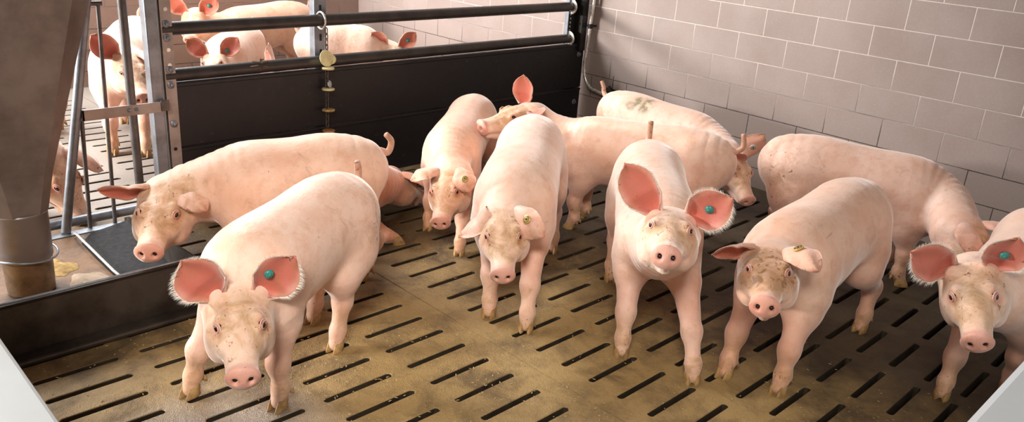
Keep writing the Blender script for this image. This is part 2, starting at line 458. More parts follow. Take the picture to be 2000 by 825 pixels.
b = MB(); b.box(-4.75, XT + .05, .155, .205, .012, .034); b.build('rear_rim', M['galv'], tr, bevel=.003)
b = MB()
prof = [(-.70, .10), (-.62, .03), (-.45, .012), (-.1, .012), (.08, .018), (.16, .03)]
v = []; f = []
xs = np.linspace(-4.75, XT, 26)
for x in xs:
    for (y, z) in prof: v.append((x, y, z))
n = len(prof)
for i in range(len(xs) - 1):
    for k in range(n - 1): f.append((i * n + k, (i + 1) * n + k, (i + 1) * n + k + 1, i * n + k + 1))
b.add(v, f)
b.build('basin', M['basin'], tr, smooth=True)
b = MB(); b.prism([(-3.43, 0, .018), (XT + .055, 0, .055), (XT + .055, 0, .048), (-3.43, 0, .012)], (0, -.69, 0), (0, .15, 0)); b.build('sloped_end', M['darksteel'], tr)
b = MB(); b.tube([(-3.428, -.68, .105), (-3.43, -.60, .05), (-3.43, -.3, .035), (-3.43, .15, .045)], .0055, 8); b.build('inner_rod', M['chrome'], tr, smooth=True)
# wet feed in the trough
def blob_plane(name, cx, cy, rx, ry, z, mat, seed, h=.01, n=40):
    rr = random.Random(seed); v = [(cx, cy, z + h)]; f = []
    ph = [rr.uniform(0, 6.28) for _ in range(5)]
    rings = 8
    for r in range(1, rings + 1):
        for k in range(n):
            a = 2 * math.pi * k / n
            w = 1 + .16 * math.sin(3 * a + ph[0]) + .1 * math.sin(5 * a + ph[1]) + .06 * math.sin(9 * a + ph[2])
            q = r / rings
            v.append((cx + rx * w * q * math.cos(a), cy + ry * w * q * math.sin(a), z + h * (1 - q * q) + (.002 * rr.uniform(-1, 1) if r < rings else 0)))
    for k in range(n): f.append((0, 1 + k, 1 + (k + 1) % n))
    for r in range(rings - 1):
        for k in range(n):
            a = 1 + r * n + k; c_ = 1 + r * n + (k + 1) % n
            f.append((a, a + n, c_ + n, c_))
    bb = MB(); bb.add(v, f); return bb.build(name, mat, None, smooth=True)
o = blob_plane('wet_feed', -3.53, -.36, .10, .14, .013, M['water'], 5, .012); tag(o, 'shiny puddle of wet feed mash in the trough', 'feed', kind='stuff')
M['feed'] = worn('dry_feed', C4('#b9975a'), C4('#7d5c2c'), .8, 0, 60, .8, .8)
o = blob_plane('dry_feed', -3.98, -.40, .13, .2, .013, M['feed'], 8, .03); tag(o, 'crumbly yellow feed meal left of the hopper tube in the trough', 'feed', kind='stuff')
o = blob_plane('feed_meal', -3.60, -.10, .08, .1, .013, M['feed'], 9, .02); tag(o, 'yellow feed meal behind the wet puddle, right of the hopper tube', 'feed', kind='stuff')

# ------------------------------------------------------------------ hopper
HX, HY = -3.715, -.25
hp = empty('feed_hopper', (HX, HY, .02)); tag(hp, 'tall faceted steel feed hopper narrowing to a round tube over the trough', 'feed hopper')
b = MB(); b.lathe([(.088, .155), (.09, .16), (.091, .335), (.094, .340), (.091, .345)], (HX, HY, 0), n=40, cap=False); b.build('drop_tube', M['steel'], hp, smooth=True)
M['dirtysteel'] = worn('brown_stained_steel', C4('#7a6148'), C4('#4a3826'), .4, .3, 12, .9, .2)
b = MB(); b.lathe([(.082, .02), (.086, .165), (.083, .165), (.079, .02)], (HX, HY, 0), n=40, cap=False); b.build('lower_sleeve', M['dirtysteel'], hp, smooth=True)
b = MB(); b.tube([(HX + .105 * math.cos(a), HY + .105 * math.sin(a), .165 + .006 * math.sin(a * 2)) for a in np.linspace(0, 2 * math.pi, 40, endpoint=False)], .004, 8, closed=True)
b.build('wire_ring', M['galv'], hp, smooth=True)
def octring(w, c_, z, rot=0):
    p = []
    for (x, y) in ((-c_, -w), (c_, -w), (w, -c_), (w, c_), (c_, w), (-c_, w), (-w, c_), (-w, -c_)):
        p.append((HX + x * math.cos(rot) - y * math.sin(rot), HY + x * math.sin(rot) + y * math.cos(rot), z))
    return p
b = MB(); v = octring(.085, .045, .342) + octring(.112, .07, .50) + octring(.262, .18, 1.10) + octring(.47, .34, 1.9)
f = []
for r in range(3):
    for k in range(8): f.append((r * 8 + k, r * 8 + (k + 1) % 8, (r + 1) * 8 + (k + 1) % 8, (r + 1) * 8 + k))
b.add(v, f); o = b.build('funnel', M['steel'], hp)
sol = o.modifiers.new('thickness', 'SOLIDIFY'); sol.thickness = .003

# ------------------------------------------------------------------ water pipe and nipple drinker in the corner
wp = empty('water_pipe', (-.06, .17, .35)); tag(wp, 'bent bright steel water pipe coming down the corner beside the partition', 'water pipe')
pts = [(-.05, .155, 1.7), (-.055, .158, .95), (-.058, .176, .67), (-.06, .186, .51)]
for t in np.linspace(0, 1, 9)[1:]:
    a = t * math.pi / 2; pts.append((-.06, .186 - .11 * (1 - math.cos(a)), .51 - .165 * math.sin(a)))
pts.append((-.055, .02, .335)); pts.append((-.045, -.01, .333))
b = MB(); b.tube(pts, .0115, 16); b.build('pipe', M['chrome'], wp, smooth=True)
b = MB(); b.lathe([(.018, 0), (.018, .03)], (-.056, .17, .755), (0, 0, 1), 20); b.tube([(-.056, .18, .77), (-.13, .215, .785)], .004, 8); b.tube([(-.056, .17, .77), (-.0, .165, .77)], .006, 8)
b.build('pipe_clamp', M['dark'], wp, smooth=True)
nd = empty('nipple_drinker', (-.035, -.03, .34)); tag(nd, 'small dark iron drinker valve on the block wall at the end of the water pipe', 'drinker')
b = MB(); b.lathe([(.012, -.05), (.02, -.045), (.022, -.02), (.03, -.015), (.03, .02), (.018, .03), (.014, .05)], (-.04, -.035, .345), (0, -.35, 1), 20)
b.lathe([(.016, 0), (.02, .02), (.014, .06), (.008, .07)], (-.04, -.045, .335), (-.6, -1, -.2), 18); b.build('valve_body', M['dark'], nd, smooth=True)
b = MB(); b.lathe([(.009, 0), (.009, .03), (.006, .034), (.006, .06), (.003, .065), (.003, .09)], (-.035, -.055, .375), (0, -.1, 1), 14); b.build('nipple_pin', M['chain'], nd, smooth=True)
b = MB(); b.box(-.012, 0.0, -.10, .03, .30, .37); b.build('wall_plate', M['dark'], nd, bevel=.003)

# ------------------------------------------------------------------ near boards
o = MB(); o.box(-4.30, -4.203, -3.29, -.82, 0, .9); o = o.build('pen_board', M['white'], bevel=.006)
tag(o, 'pale grey plastic pen wall board close to the camera on the left', 'pen board', 'pale pen boards')
sb = MB(); sb.lathe([(.005, 0), (.005, .001), (.002, .0015)], (-4.258, -2.32, .9), (0, 0, 1), 12)
s_ = sb.build('screw', M['galv'], None); s_.parent = o
o = MB(); o.box(-4.30, -.01, -3.42, -3.302, 0, .95); o = o.build('pen_board', M['white'], bevel=.012)
tag(o, 'pale plastic pen wall board in the lower right corner in front of the pigs', 'pen board', 'pale pen boards')

# ------------------------------------------------------------------ pigs: one continuous skin grown from blended body volumes
RESMUL = 1.0
f32 = np.float32
class Field:
    def __init__(s, lo, hi, h):
        s.h = h; s.lo = np.array(lo, float)
        n = np.ceil((np.array(hi) - s.lo) / h / 2).astype(int) * 2 + 1
        s.n = n; s.D = np.full(n, 1.0, f32)
        s.ax = [(s.lo[i] + np.arange(n[i]) * h).astype(f32) for i in range(3)]
    def sl(s, lo, hi):
        r = []
        for i in range(3):
            a = max(0, int((lo[i] - s.lo[i]) / s.h)); b = min(s.n[i], int((hi[i] - s.lo[i]) / s.h) + 2)
            if b <= a: return None
            r.append(slice(a, b))
        return tuple(r)
    def op(s, fn, lo, hi, k, mode='add'):
        m = k * 1.1 + s.h * 2
        q = s.sl(np.array(lo) - m, np.array(hi) + m)
        if q is None: return
        X = s.ax[0][q[0]][:, None, None]; Y = s.ax[1][q[1]][None, :, None]; Z = s.ax[2][q[2]][None, None, :]
        d = fn(X, Y, Z).astype(f32); a = s.D[q]
        if mode == 'add':
            h = np.clip(.5 + .5 * (a - d) / k, 0, 1); s.D[q] = a + (d - a) * h - k * h * (1 - h)
        else:
            d = -d; h = np.clip(.5 - .5 * (a - d) / k, 0, 1); s.D[q] = a + (d - a) * h + k * h * (1 - h)
    def cone(s, a, b, ra, rb, k, mode='add'):
        a = np.array(a, float); b = np.array(b, float); r = max(ra, rb)
        ba = b - a; L2 = ba @ ba + 1e-9
        def fn(X, Y, Z):
            px, py, pz = X - a[0], Y - a[1], Z - a[2]
            t = np.clip((px * ba[0] + py * ba[1] + pz * ba[2]) / L2, 0, 1)
            return np.sqrt((px - t * ba[0]) ** 2 + (py - t * ba[1]) ** 2 + (pz - t * ba[2]) ** 2) - (ra + (rb - ra) * t)
        s.op(fn, np.minimum(a, b) - r, np.maximum(a, b) + r, k, mode)
    def ell(s, c, F, rad, k, mode='add'):
        """ellipsoid, F columns = axes"""
        c = np.array(c, float); R = max(rad); F = np.array(F, float)
        def fn(X, Y, Z):
            p = (X - c[0], Y - c[1], Z - c[2]); k0 = 0; k1 = 0
            for j in range(3):
                q = p[0] * F[0, j] + p[1] * F[1, j] + p[2] * F[2, j]
                k0 = k0 + (q / rad[j]) ** 2; k1 = k1 + (q / rad[j] ** 2) ** 2
            k0 = np.sqrt(k0); k1 = np.sqrt(k1) + 1e-6
            return k0 * (k0 - 1) / k1
        s.op(fn, c - R, c + R, k, mode)
    def loft(s, st, k, half=False):
        """st: list of (c, fwd, left, up, w, u, d) ellipse stations"""
        R = max(max(q[4:7]) for q in st); cs = np.array([q[0] for q in st])
        lo = cs.min(0) - R; hi = cs.max(0) + R
        def fn(X, Y, Z):
            best = None
            for i in range(len(st) - 1):
                A, B = st[i], st[i + 1]; a = A[0]; ba = B[0] - a; L2 = ba @ ba
                px, py, pz = X - a[0], Y - a[1], Z - a[2]
                t = np.clip((px * ba[0] + py * ba[1] + pz * ba[2]) / L2, 0, 1)
                qx, qy, qz = px - t * ba[0], py - t * ba[1], pz - t * ba[2]
                def lp(j, e): return A[j][e] + (B[j][e] - A[j][e]) * t
                l = qx * lp(2, 0) + qy * lp(2, 1) + qz * lp(2, 2)
                v = qx * lp(3, 0) + qy * lp(3, 1) + qz * lp(3, 2)
                g = qx * lp(1, 0) + qy * lp(1, 1) + qz * lp(1, 2)
                w = A[4] + (B[4] - A[4]) * t; u = A[5] + (B[5] - A[5]) * t; dd = A[6] + (B[6] - A[6]) * t
                hv = np.where(v > 0, u, dd); rl = np.minimum(w, hv) * .8
                k0 = np.sqrt((l / w) ** 2 + (v / hv) ** 2 + (g / rl) ** 2)
                k1 = np.sqrt((l / w ** 2) ** 2 + (v / hv ** 2) ** 2 + (g / rl ** 2) ** 2) + 1e-6
                d = k0 * (k0 - 1) / k1
                if best is None: best = d
                else:
                    best = np.minimum(best, d)
            return best
        if not half: s.op(fn, lo, hi, k); return
        X = s.ax[0][::2][:, None, None]; Y = s.ax[1][::2][None, :, None]; Z = s.ax[2][::2][None, None, :]
        d = fn(X, Y, Z).astype(f32)
        for ax in range(3):
            n = d.shape[ax]; sh = list(d.shape); sh[ax] = 2 * n - 1; e = np.empty(sh, f32)
            i0 = [slice(None)] * 3; i0[ax] = slice(0, None, 2); e[tuple(i0)] = d
            i1 = [slice(None)] * 3; i1[ax] = slice(1, None, 2); a = [slice(None)] * 3; a[ax] = slice(0, -1); b_ = [slice(None)] * 3; b_[ax] = slice(1, None)
            e[tuple(i1)] = .5 * (d[tuple(a)] + d[tuple(b_)]); d = e
        a = s.D; h = np.clip(.5 + .5 * (a - d) / k, 0, 1); s.D = (a + (d - a) * h - k * h * (1 - h)).astype(f32)
    def mesh(s):
        D = s.D; S = D < 0; nx, ny, nz = D.shape
        c = np.zeros((nx - 1, ny - 1, nz - 1), np.int8)
        for i in (0, 1):
            for j in (0, 1):
                for k in (0, 1): c += S[i:nx - 1 + i, j:ny - 1 + j, k:nz - 1 + k]
        act = np.argwhere((c > 0) & (c < 8)); ids = np.full(c.shape, -1, np.int32); ids[tuple(act.T)] = np.arange(len(act))
        acc = np.zeros((len(act), 3)); cnt = np.zeros(len(act))
        cor = [(i, j, k) for i in (0, 1) for j in (0, 1) for k in (0, 1)]
        val = {q: D[act[:, 0] + q[0], act[:, 1] + q[1], act[:, 2] + q[2]] for q in cor}
        for q in cor:
            for ax in range(3):
                if q[ax] == 1: continue
                q2 = list(q); q2[ax] = 1; q2 = tuple(q2); a = val[q]; b = val[q2]
                mk = (a < 0) != (b < 0); t = np.where(mk, a / (a - b + 1e-12), 0)
                p = np.array(q, float)[None, :].repeat(len(act), 0); p[:, ax] += t
                acc += p * mk[:, None]; cnt += mk
        V = s.lo + (act + acc / cnt[:, None]) * s.h
        F = []
        for ax in range(3):
            a = [slice(None)] * 3; b = [slice(None)] * 3; a[ax] = slice(0, -1); b[ax] = slice(1, None)
            A = S[tuple(a)]; B = S[tuple(b)]; e = np.argwhere(A != B)
            o1, o2 = (ax + 1) % 3, (ax + 2) % 3
            lim = np.array(c.shape)
            ok = (e[:, o1] > 0) & (e[:, o2] > 0) & (e[:, o1] < lim[o1]) & (e[:, o2] < lim[o2]); e = e[ok]
            def g(d1, d2):
                x = e.copy(); x[:, o1] += d1; x[:, o2] += d2; return ids[x[:, 0], x[:, 1], x[:, 2]]
            q = np.stack([g(-1, -1), g(0, -1), g(0, 0), g(-1, 0)], 1)
            fl = B[e[:, 0], e[:, 1], e[:, 2]]
            q[fl] = q[fl][:, ::-1]; F.append(q)
        return V, np.concatenate(F)

def unit(v): v = np.array(v, float); return v / (np.linalg.norm(v) + 1e-12)
def sstep(a, b, x): t = np.clip((x - a) / (b - a), 0, 1); return t * t * (3 - 2 * t)
def head_matrix(yaw, pitch, roll):
    cy, sy = math.cos(yaw), math.sin(yaw); cp, sp = math.cos(pitch), math.sin(pitch)
    x = np.array([cy * cp, sy * cp, sp]); y0 = np.array([-sy, cy, 0]); z0 = np.cross(x, y0)
    y = math.cos(roll) * y0 + math.sin(roll) * z0; z = np.cross(x, y)
    return np.stack([x, y, z], 1)

EARS = {  # axis, opening normal, length, width, droop deg, droop start, curl  (left ear; the right one is mirrored)
    'out':  ((-.10, .70, .72), (.90, .10, .25), .170, .072, 12, .5, 1.0),
    'up':   ((.00, .42, .90), (.90, .30, .0), .185, .076, 8, .6, 1.0),
    'flop': ((.50, .66, .42), (.42, .08, -.90), .180, .066, 66, .0, .75),
    'flopout': ((.30, .80, .30), (.50, .10, -.85), .180, .064, 72, .0, .8),
    'half': ((.05, .92, .30), (.70, -.05, -.65), .180, .064, 30, .2, .95),
    'back': ((-.75, .45, .45), (.2, .9, .2), .15, .058, 10, .5, 1.1),
    'hang': ((.45, .70, .15), (.35, .2, -.9), .175, .066, 55, .1, .8),
}
def ear_geo(side, spec, hs, nu=26, nv=19):
    axis, nrm, L, W, droop, d0, curl = spec
    a = unit(axis) * [1, side, 1]; n = np.array(nrm, float) * [1, side, 1]; n = unit(n - a * (n @ a)); w = np.cross(a, n)
    base = np.array([-.005, .058 * side, .038])
    us = np.linspace(0, 1, nu) ** .95; vsn = np.linspace(-1, 1, nv)
    c = base.copy(); pts = []; prev = 0
    rows = []; K = []
    for u in us:
        th = R_(droop) * float(sstep(d0, 1.0, u)) 
        au = a * math.cos(th) + n * math.sin(th); nu_ = -a * math.sin(th) + n * math.cos(th)
        c = c + au * (u - prev) * L; prev = u
        Wd = W * float(np.interp(u, [0, .12, .3, .5, .68, .82, .92, .97, 1], [.50, .74, .97, 1.0, .93, .72, .46, .26, .06]))
        Kc = float(np.interp(u, [0, .25, .6, 1], [1.75, 1.05, .62, .35])) * curl
        sw = np.interp(u, [0, .5, 1], [0, 0, .010])
        row = []
        for v in vsn:
            ph = v * Kc; rho = Wd / Kc
            row.append(c + rho * math.sin(ph) * w + (rho * (1 - math.cos(ph)) - .3 * Wd * float(np.interp(u, [0, .4], [1.6, 0]))) * nu_ + a * sw * (1 - abs(v))
                       + nu_ * .0035 * math.sin(v * 5 + u * 7) * u)
        rows.append(row)
    P = np.array(rows) * 1.0
    # normals
    du = np.gradient(P, axis=0); dv = np.gradient(P, axis=1); N = np.cross(du, dv); N /= np.linalg.norm(N, axis=2)[..., None] + 1e-9
    if (N[nu // 2, nv // 2] @ n) < 0: N = -N
    th = np.interp(us, [0, .15, .5, 1], [.010, .0045, .0028, .0018])[:, None] * (1 - .35 * np.abs(vsn)[None, :] ** 4)
    A = P + N * th[..., None]; B = P - N * th[..., None]
    V = np.concatenate([A.reshape(-1, 3), B.reshape(-1, 3)]); m = nu * nv; F = []
    for i in range(nu - 1):
        for j in range(nv - 1):
            q = i * nv + j; F.append((q, q + 1, q + nv + 1, q + nv)); F.append((m + q, m + q + nv, m + q + nv + 1, m + q + 1))
    for i in range(nu - 1):
        for j in (0, nv - 1):
            q = i * nv + j; F.append((q, q + nv, m + q + nv, m + q))
    for j in range(nv - 1):
        q = (nu - 1) * nv + j; F.append((q, q + 1, m + q + 1, m + q))
    inner = np.concatenate([np.ones(m), np.zeros(m)])
    U = np.tile(np.repeat(us, nv), 2); VV = np.tile(np.tile(np.abs(vsn), nu), 2)
    return V * hs, F, inner, U, VV, A * hs, N

def skin_material():
    mt, nt, b = newmat('pig_skin'); N = NB(nt); c = N.coord()
    at = N.n('Attribute'); at.attribute_name = 'tone'
    sp = N.n('SeparateColor'); N.l(at.outputs['Color'], sp.inputs[0]); pink, dirt, yel = sp.outputs[0], sp.outputs[1], sp.outputs[2]
    oi = N.n('ObjectInfo'); rnd = oi.outputs['Random']
    n1 = N.noise(c, 5, 5, .6); n2 = N.noise(c, 22, 5, .65); n3 = N.noise(c, 75, 4, .6); n4 = N.noise(c, 13, 6, .7, .8)
    base = N.mix(N.ramp(n1, .3, .7), C4('#f2d5c3'), C4('#e6b9a0'))
    base = N.mix(N.math('MULTIPLY', N.ramp(n2, .48, .72), .45), base, C4('#d59c7c'))
    base = N.mix(N.ramp(pink, 0, 1), base, C4('#bf6454'))
    yf = N.math('MULTIPLY', yel, N.ramp(n4, .30, .62))
    base = N.mix(N.math('MULTIPLY', yf, .8), base, C4('#d3ad74'))
    # dried dung specks and smears
    spk = N.math('ADD', N.noise(c, 38, 3, .7, 1.0), N.math('MULTIPLY', dirt, .16))
    f1 = N.ramp(spk, .705, .75)
    base = N.mix(N.math('MULTIPLY', f1, .85), base, C4('#6a4429'))
    sm = N.math('MULTIPLY', N.ramp(N.math('ADD', n4, N.math('MULTIPLY', dirt, .34)), .58, .85), .65)
    base = N.mix(sm, base, C4('#a1764c'))
    # scratches
    mp = N.mapping(c, (9, 60, 30), rot=(.3, .5, .9)); sc = N.noise(mp, 1.0, 2, .5)
    base = N.mix(N.math('MULTIPLY', N.ramp(sc, .76, .80), .35), base, C4('#9b5a45'))
    base = N.mix(N.math('MULTIPLY', N.math('SUBTRACT', 1.0, at.outputs['Alpha']), N.ramp(n2, .35, .55)), base, C4('#7d7a58'))
    base = N.mix(1.0, base, oi.outputs['Color'], 'MULTIPLY')
    N.l(base, b.inputs['Base Color'])
    b.inputs['Roughness'].default_value = .52
    b.inputs['Specular IOR Level'].default_value = .35
    b.inputs['Subsurface Weight'].default_value = .12
    b.inputs['Subsurface Radius'].default_value = (1.0, .35, .2); b.inputs['Subsurface Scale'].default_value = .012
    b.inputs['Sheen Weight'].default_value = .7; b.inputs['Sheen Roughness'].default_value = .35
    b.inputs['Sheen Tint'].default_value = (1, .97, .94, 1)
    # fine bristle relief
    hair = N.noise(N.mapping(c, (60, 260, 130), rot=(.2, .4, .5)), 1.0, 2, .5)
    h = N.math('ADD', N.math('MULTIPLY', n3, .5), N.math('MULTIPLY', hair, .35))
    h = N.math('ADD', h, N.math('MULTIPLY', n2, .8))
    N.l(N.bump(h, .42, .005), b.inputs['Normal'])
    return mt
M['skin'] = skin_material()
M['hoof'] = worn('hoof_horn', C4('#b8935f'), C4('#6e4f30'), .45, 0, 40, .8, .3)
def eye_mat():
    mt, nt, b = newmat('pig_eye'); b.inputs['Base Color'].default_value = (.012, .008, .007, 1); b.inputs['Roughness'].default_value = .06
    b.inputs['Specular IOR Level'].default_value = .7
    return mt
M['eye'] = eye_mat()
def plain(name, c, r=.4, m_=0):
    mt, nt, b = newmat(name); N = NB(nt); cc = N.coord(); N.l(N.mix(N.ramp(N.noise(cc, 60, 3), .4, .7), c, tuple(x * .75 for x in c[:3]) + (1,)), b.inputs['Base Color'])
    b.inputs['Roughness'].default_value = r; b.inputs['Metallic'].default_value = m_; return mt
M['tag_green'] = plain('green_tag', C4('#3d8a80'), .3)
M['tag_gold'] = plain('brass_tag', C4('#c9a85a'), .35, .3)
M['tag_white'] = plain('white_tag', C4('#e6e4dc'), .4)
M['ink'] = plain('tag_ink', C4('#3a2c1a'), .5)
def hair_mat():
    mt, nt, b = newmat('white_bristle'); b.inputs['Base Color'].default_value = (.9, .84, .76, 1); b.inputs['Roughness'].default_value = .5
    b.inputs['Transmission Weight'].default_value = 0
    return mt
M['hair'] = hair_mat()

def set_parent(o, root):
    o.parent = root; o.matrix_parent_inverse = root_inv(root)
def root_inv(root):
    return (Matrix.Translation(root.location) @ root.rotation_euler.to_matrix().to_4x4()).inverted()

def mesh_np(name, V, F4, mats, smooth=True, extra=None):
    me = bpy.data.meshes.new(name)
    F4 = list(F4) if not isinstance(F4, np.ndarray) else F4
    n = len(F4); me.vertices.add(len(V)); me.vertices.foreach_set('co', np.asarray(V, f32).ravel())
    idx = np.asarray(F4, np.int32).ravel(); me.loops.add(len(idx)); me.loops.foreach_set('vertex_index', idx)
    me.polygons.add(n); me.polygons.foreach_set('loop_start', np.arange(n, dtype=np.int32) * 4)
    try: me.polygons.foreach_set('loop_total', np.full(n, 4, np.int32))
    except Exception: pass
    me.update(calc_edges=True)
    for q in mats: me.materials.append(q)
    me.polygons.foreach_set('use_smooth', np.full(n, smooth))
    if extra is not None:
        a = me.color_attributes.new('tone', 'FLOAT_COLOR', 'POINT'); a.data.foreach_set('color', np.asarray(extra, f32).ravel())
    return me

def lerp(a, b, t): return a + (b - a) * t
def pig(label, hip, sh, poll, yaw, pitch, roll=0, hs=.9, s=1.0, feet={}, ears=('out', 'out'), tail=((-.02, 0, .03), (-.03, .0, .07), (-.0, .02, .10)),
        tags=(), dz=0.0, res=.0048, bend=0.0, dirt=(), face_dirt=.5, yellow=.6, top=0.0, fuzz=0, lying=False, tint=(1, 1, 1), belly=1.0, group=None, rump_dirt=0.0, stain=(), legs=True, pinkish=0.0, seed=0):
    hip = np.array([hip[0], hip[1], 0.0]); sh = np.array([sh[0], sh[1], 0.0])
    hd = sh - hip; body_yaw = math.atan2(hd[1], hd[0]); Lb = np.linalg.norm(hd)
    cB, sB = math.cos(body_yaw), math.sin(body_yaw)
    RG = np.array([[cB, sB, 0], [-sB, cB, 0], [0, 0, 1.0]])      # world -> body frame
    G = lambda p: RG @ (np.array(p, float) - hip)
    W = lambda P: np.asarray(P) @ RG + hip
    H0 = G(poll); HM = RG @ head_matrix(R_(yaw), R_(pitch), R_(roll))
    hl = lambda p: H0 + HM @ (np.array(p, float) * hs)
    h = res * RESMUL
    ft = {}
    for nm, base, sd in (('fR', Lb, -1), ('fL', Lb, 1), ('hR', -.02, -1), ('hL', -.02, 1)):
        if nm in feet: q = feet[nm]; ft[nm] = G((q[0], q[1], 0)) + [0, 0, (q[2] if len(q) > 2 else 0)]
        else: ft[nm] = np.array([base + (.0 if nm[0] == 'f' else -.04), sd * .095 * s, 0])
    allp = [H0, hl((.32, 0, -.1)), hl((0, .2, .1)), hl((0, -.2, .1)), np.array([-.3 * s, 0, .3]), np.array([Lb + .15, 0, .3])] + list(ft.values())
    allp = np.array(allp); lo = allp.min(0) - .06; hi = allp.max(0) + .06
    lo[2] = -.005; hi[2] = max(hi[2], (.66 + dz + top) * s); lo[1] = min(lo[1], -.24 * s - abs(bend)); hi[1] = max(hi[1], .24 * s + abs(bend)); lo[0] = min(lo[0], -.27 * s)
    Fd = Field(lo, hi, h)
    # ---- trunk
    raw = [(-.185, .475, .05, .06, .07), (-.13, .465, .118, .125, .13), (-.05, .455, .148, .155, .155)]
    P = [(np.array([x * s, 0, (z + dz) * s]), w * s, u * s, d * s) for x, z, w, u, d in raw]
    for t, z, w, u, d in ((.12, .45, .150, .165, .16), (.38, .437, .150 * belly, .165, .175 * belly), (.64, .428, .158 * belly, .168, .188 * belly), (.86, .425, .158, .168, .178), (1.0, .422, .150, .160, .165)):
        P.append((np.array([t * Lb, bend * math.sin(math.pi * t), (z + dz + top * t) * s]), w * s, u * s, d * s))
    S0 = P[-1][0]
    E0 = hl((-.05, 0, -.035))
    dv = E0 - S0; dist = np.linalg.norm(dv)
    ctrl = S0 + np.array([1, 0, 0]) * dist * .45
    hsx = hs
    for t in (.28, .52, .76, 1.0):
        c = (1 - t) ** 2 * S0 + 2 * t * (1 - t) * ctrl + t * t * E0
        P.append((c, lerp(.150 * s, .098 * hs, t ** .8), lerp(.155 * s, .085 * hs, t ** .9), lerp(.165 * s, .115 * hs, t)))
    Q_ = np.array([list(c) + [w, u, d] for c, w, u, d in P]); Pn = []; nk = len(P) - 4
    for i in range(len(P) - 1):
        p0, p1, p2, p3 = Q_[max(i - 1, 0)], Q_[i], Q_[i + 1], Q_[min(i + 2, len(P) - 1)]
        for q in (0, .5):
            r_ = .5 * ((2 * p1) + (-p0 + p2) * q + (2 * p0 - 5 * p1 + 4 * p2 - p3) * q * q + (-p0 + 3 * p1 - 3 * p2 + p3) * q ** 3)
            Pn.append((r_[:3], r_[3], r_[4], r_[5]))
    Pn.append(P[-1]); P = Pn
    st = []
    for i, (c, w, u, d) in enumerate(P):
        a = P[max(i - 1, 0)][0]; b_ = P[min(i + 1, len(P) - 1)][0]; fw = unit(b_ - a)
        lf = unit(np.cross([0, 0, 1.0], fw)); 
        if i >= len(P) - 8:
            tt = (i - (len(P) - 9)) / 8; lf = unit(lerp(lf, HM[:, 1], tt))
        lf = unit(lf - fw * (lf @ fw)); up = np.cross(fw, lf)
        st.append((c, fw, lf, up, w, u, d))
    Fd.loft(st, .03, half=True)
    I3 = np.eye(3)
    # ---- hams and shoulders
    for sd in (-1, 1):
        kk = 'hR' if sd < 0 else 'hL'; kf = 'fR' if sd < 0 else 'fL'
        F_ = ft[kk]; hz = (.40 + dz) * s
        hipj = np.array([-.035 * s, sd * .078 * s, hz])
        if lying:
            Fd.ell(hipj + [.02, sd * .02, -.04], I3, (.15 * s, .09 * s, .14 * s), .05)
            Fd.cone(hipj + [.05, sd * .05, -.10], F_ + [0, 0, .03], .06 * s, .025 * s, .04)
            Fd.ell([Lb - .01, sd * .09 * s, (.33 + dz) * s], I3, (.09 * s, .07 * s, .13 * s), .05)
            Q = ft[kf]; Fd.cone([Lb, sd * .09 * s, (.28 + dz) * s], Q + [-.03, 0, .04], .055 * s, .03 * s, .04); Fd.cone(Q + [-.03, 0, .04], Q + [.0, 0, .03], .03 * s, .024 * s, .02)
            continue
        ax = unit(lerp(hipj, F_ + [0, 0, .2], .4) - hipj); fx = unit(np.cross([0, 1, 0], ax)); FM = np.stack([fx, np.cross(ax, fx), ax], 1)
        Fd.ell(hipj + [0, 0, -.015 * s], FM, (.125 * s, .078 * s, .175 * s), .05)
        if legs:
            stifle = np.array([lerp(hipj[0], F_[0], .30) + .055 * s, lerp(hipj[1], F_[1], .35) + sd * .008, .285 * s + dz * .6])
            hock = np.array([F_[0] - .040 * s, lerp(hipj[1], F_[1], .85), .175 * s + F_[2]])
            fet = F_ + np.array([-.006, 0, .068 * s])
            Fd.cone(hipj + [0, 0, -.06 * s], stifle, .088 * s, .066 * s, .05)
            Fd.cone(stifle, hock, .062 * s, .034 * s, .035)
            Fd.cone(hock + [-.008 * s, 0, .012 * s], hock + [0, 0, -.01], .031 * s, .033 * s, .02)
            Fd.cone(hock, fet, .031 * s, .026 * s, .02)
            Fd.cone(fet, F_ + [.014, 0, .022], .0295 * s, .024 * s, .018)
        # shoulder and fore leg
        Q = ft[kf]; sj = np.array([Lb - .005, sd * .088 * s, (.36 + dz + top) * s])
        Fd.ell(sj + [-.01, 0, -.01], I3, (.095 * s, .068 * s, .15 * s), .05)
        if legs:
            elb = np.array([lerp(Lb - .03 * s, Q[0], .3), lerp(sj[1], Q[1], .35), .275 * s + dz * .6])
            car = np.array([lerp(elb[0], Q[0], .62) + .012 * s, lerp(elb[1], Q[1], .7), .155 * s + Q[2]])
            fet = Q + np.array([-.004, 0, .062 * s])
            Fd.cone(sj + [0, 0, -.05 * s], elb, .070 * s, .055 * s, .045)
            Fd.cone(elb, car, .052 * s, .034 * s, .03)
            Fd.cone(car, car + [.0, 0, -.012 * s], .0345 * s, .034 * s, .02)
            Fd.cone(car, fet, .030 * s, .0255 * s, .02)
            Fd.cone(fet, Q + [.014, 0, .022], .0290 * s, .0235 * s, .018)
    # ---- head
    f_, l_, u_ = HM[:, 0], HM[:, 1], HM[:, 2]
    hst = [(-.06, -.035, .098, .082, .10), (0, -.025, .094, .080, .115), (.05, -.022, .088, .072, .108), (.10, -.024, .073, .062, .092),
           (.145, -.030, .061, .052, .070), (.19, -.040, .050, .044, .050), (.235, -.047, .0455, .040, .042), (.272, -.050, .0445, .0395, .040)]
    Fd.loft([(hl((x, 0, z)), f_, l_, u_, w * hs, u * hs, d * hs) for x, z, w, u, d in hst], .045)
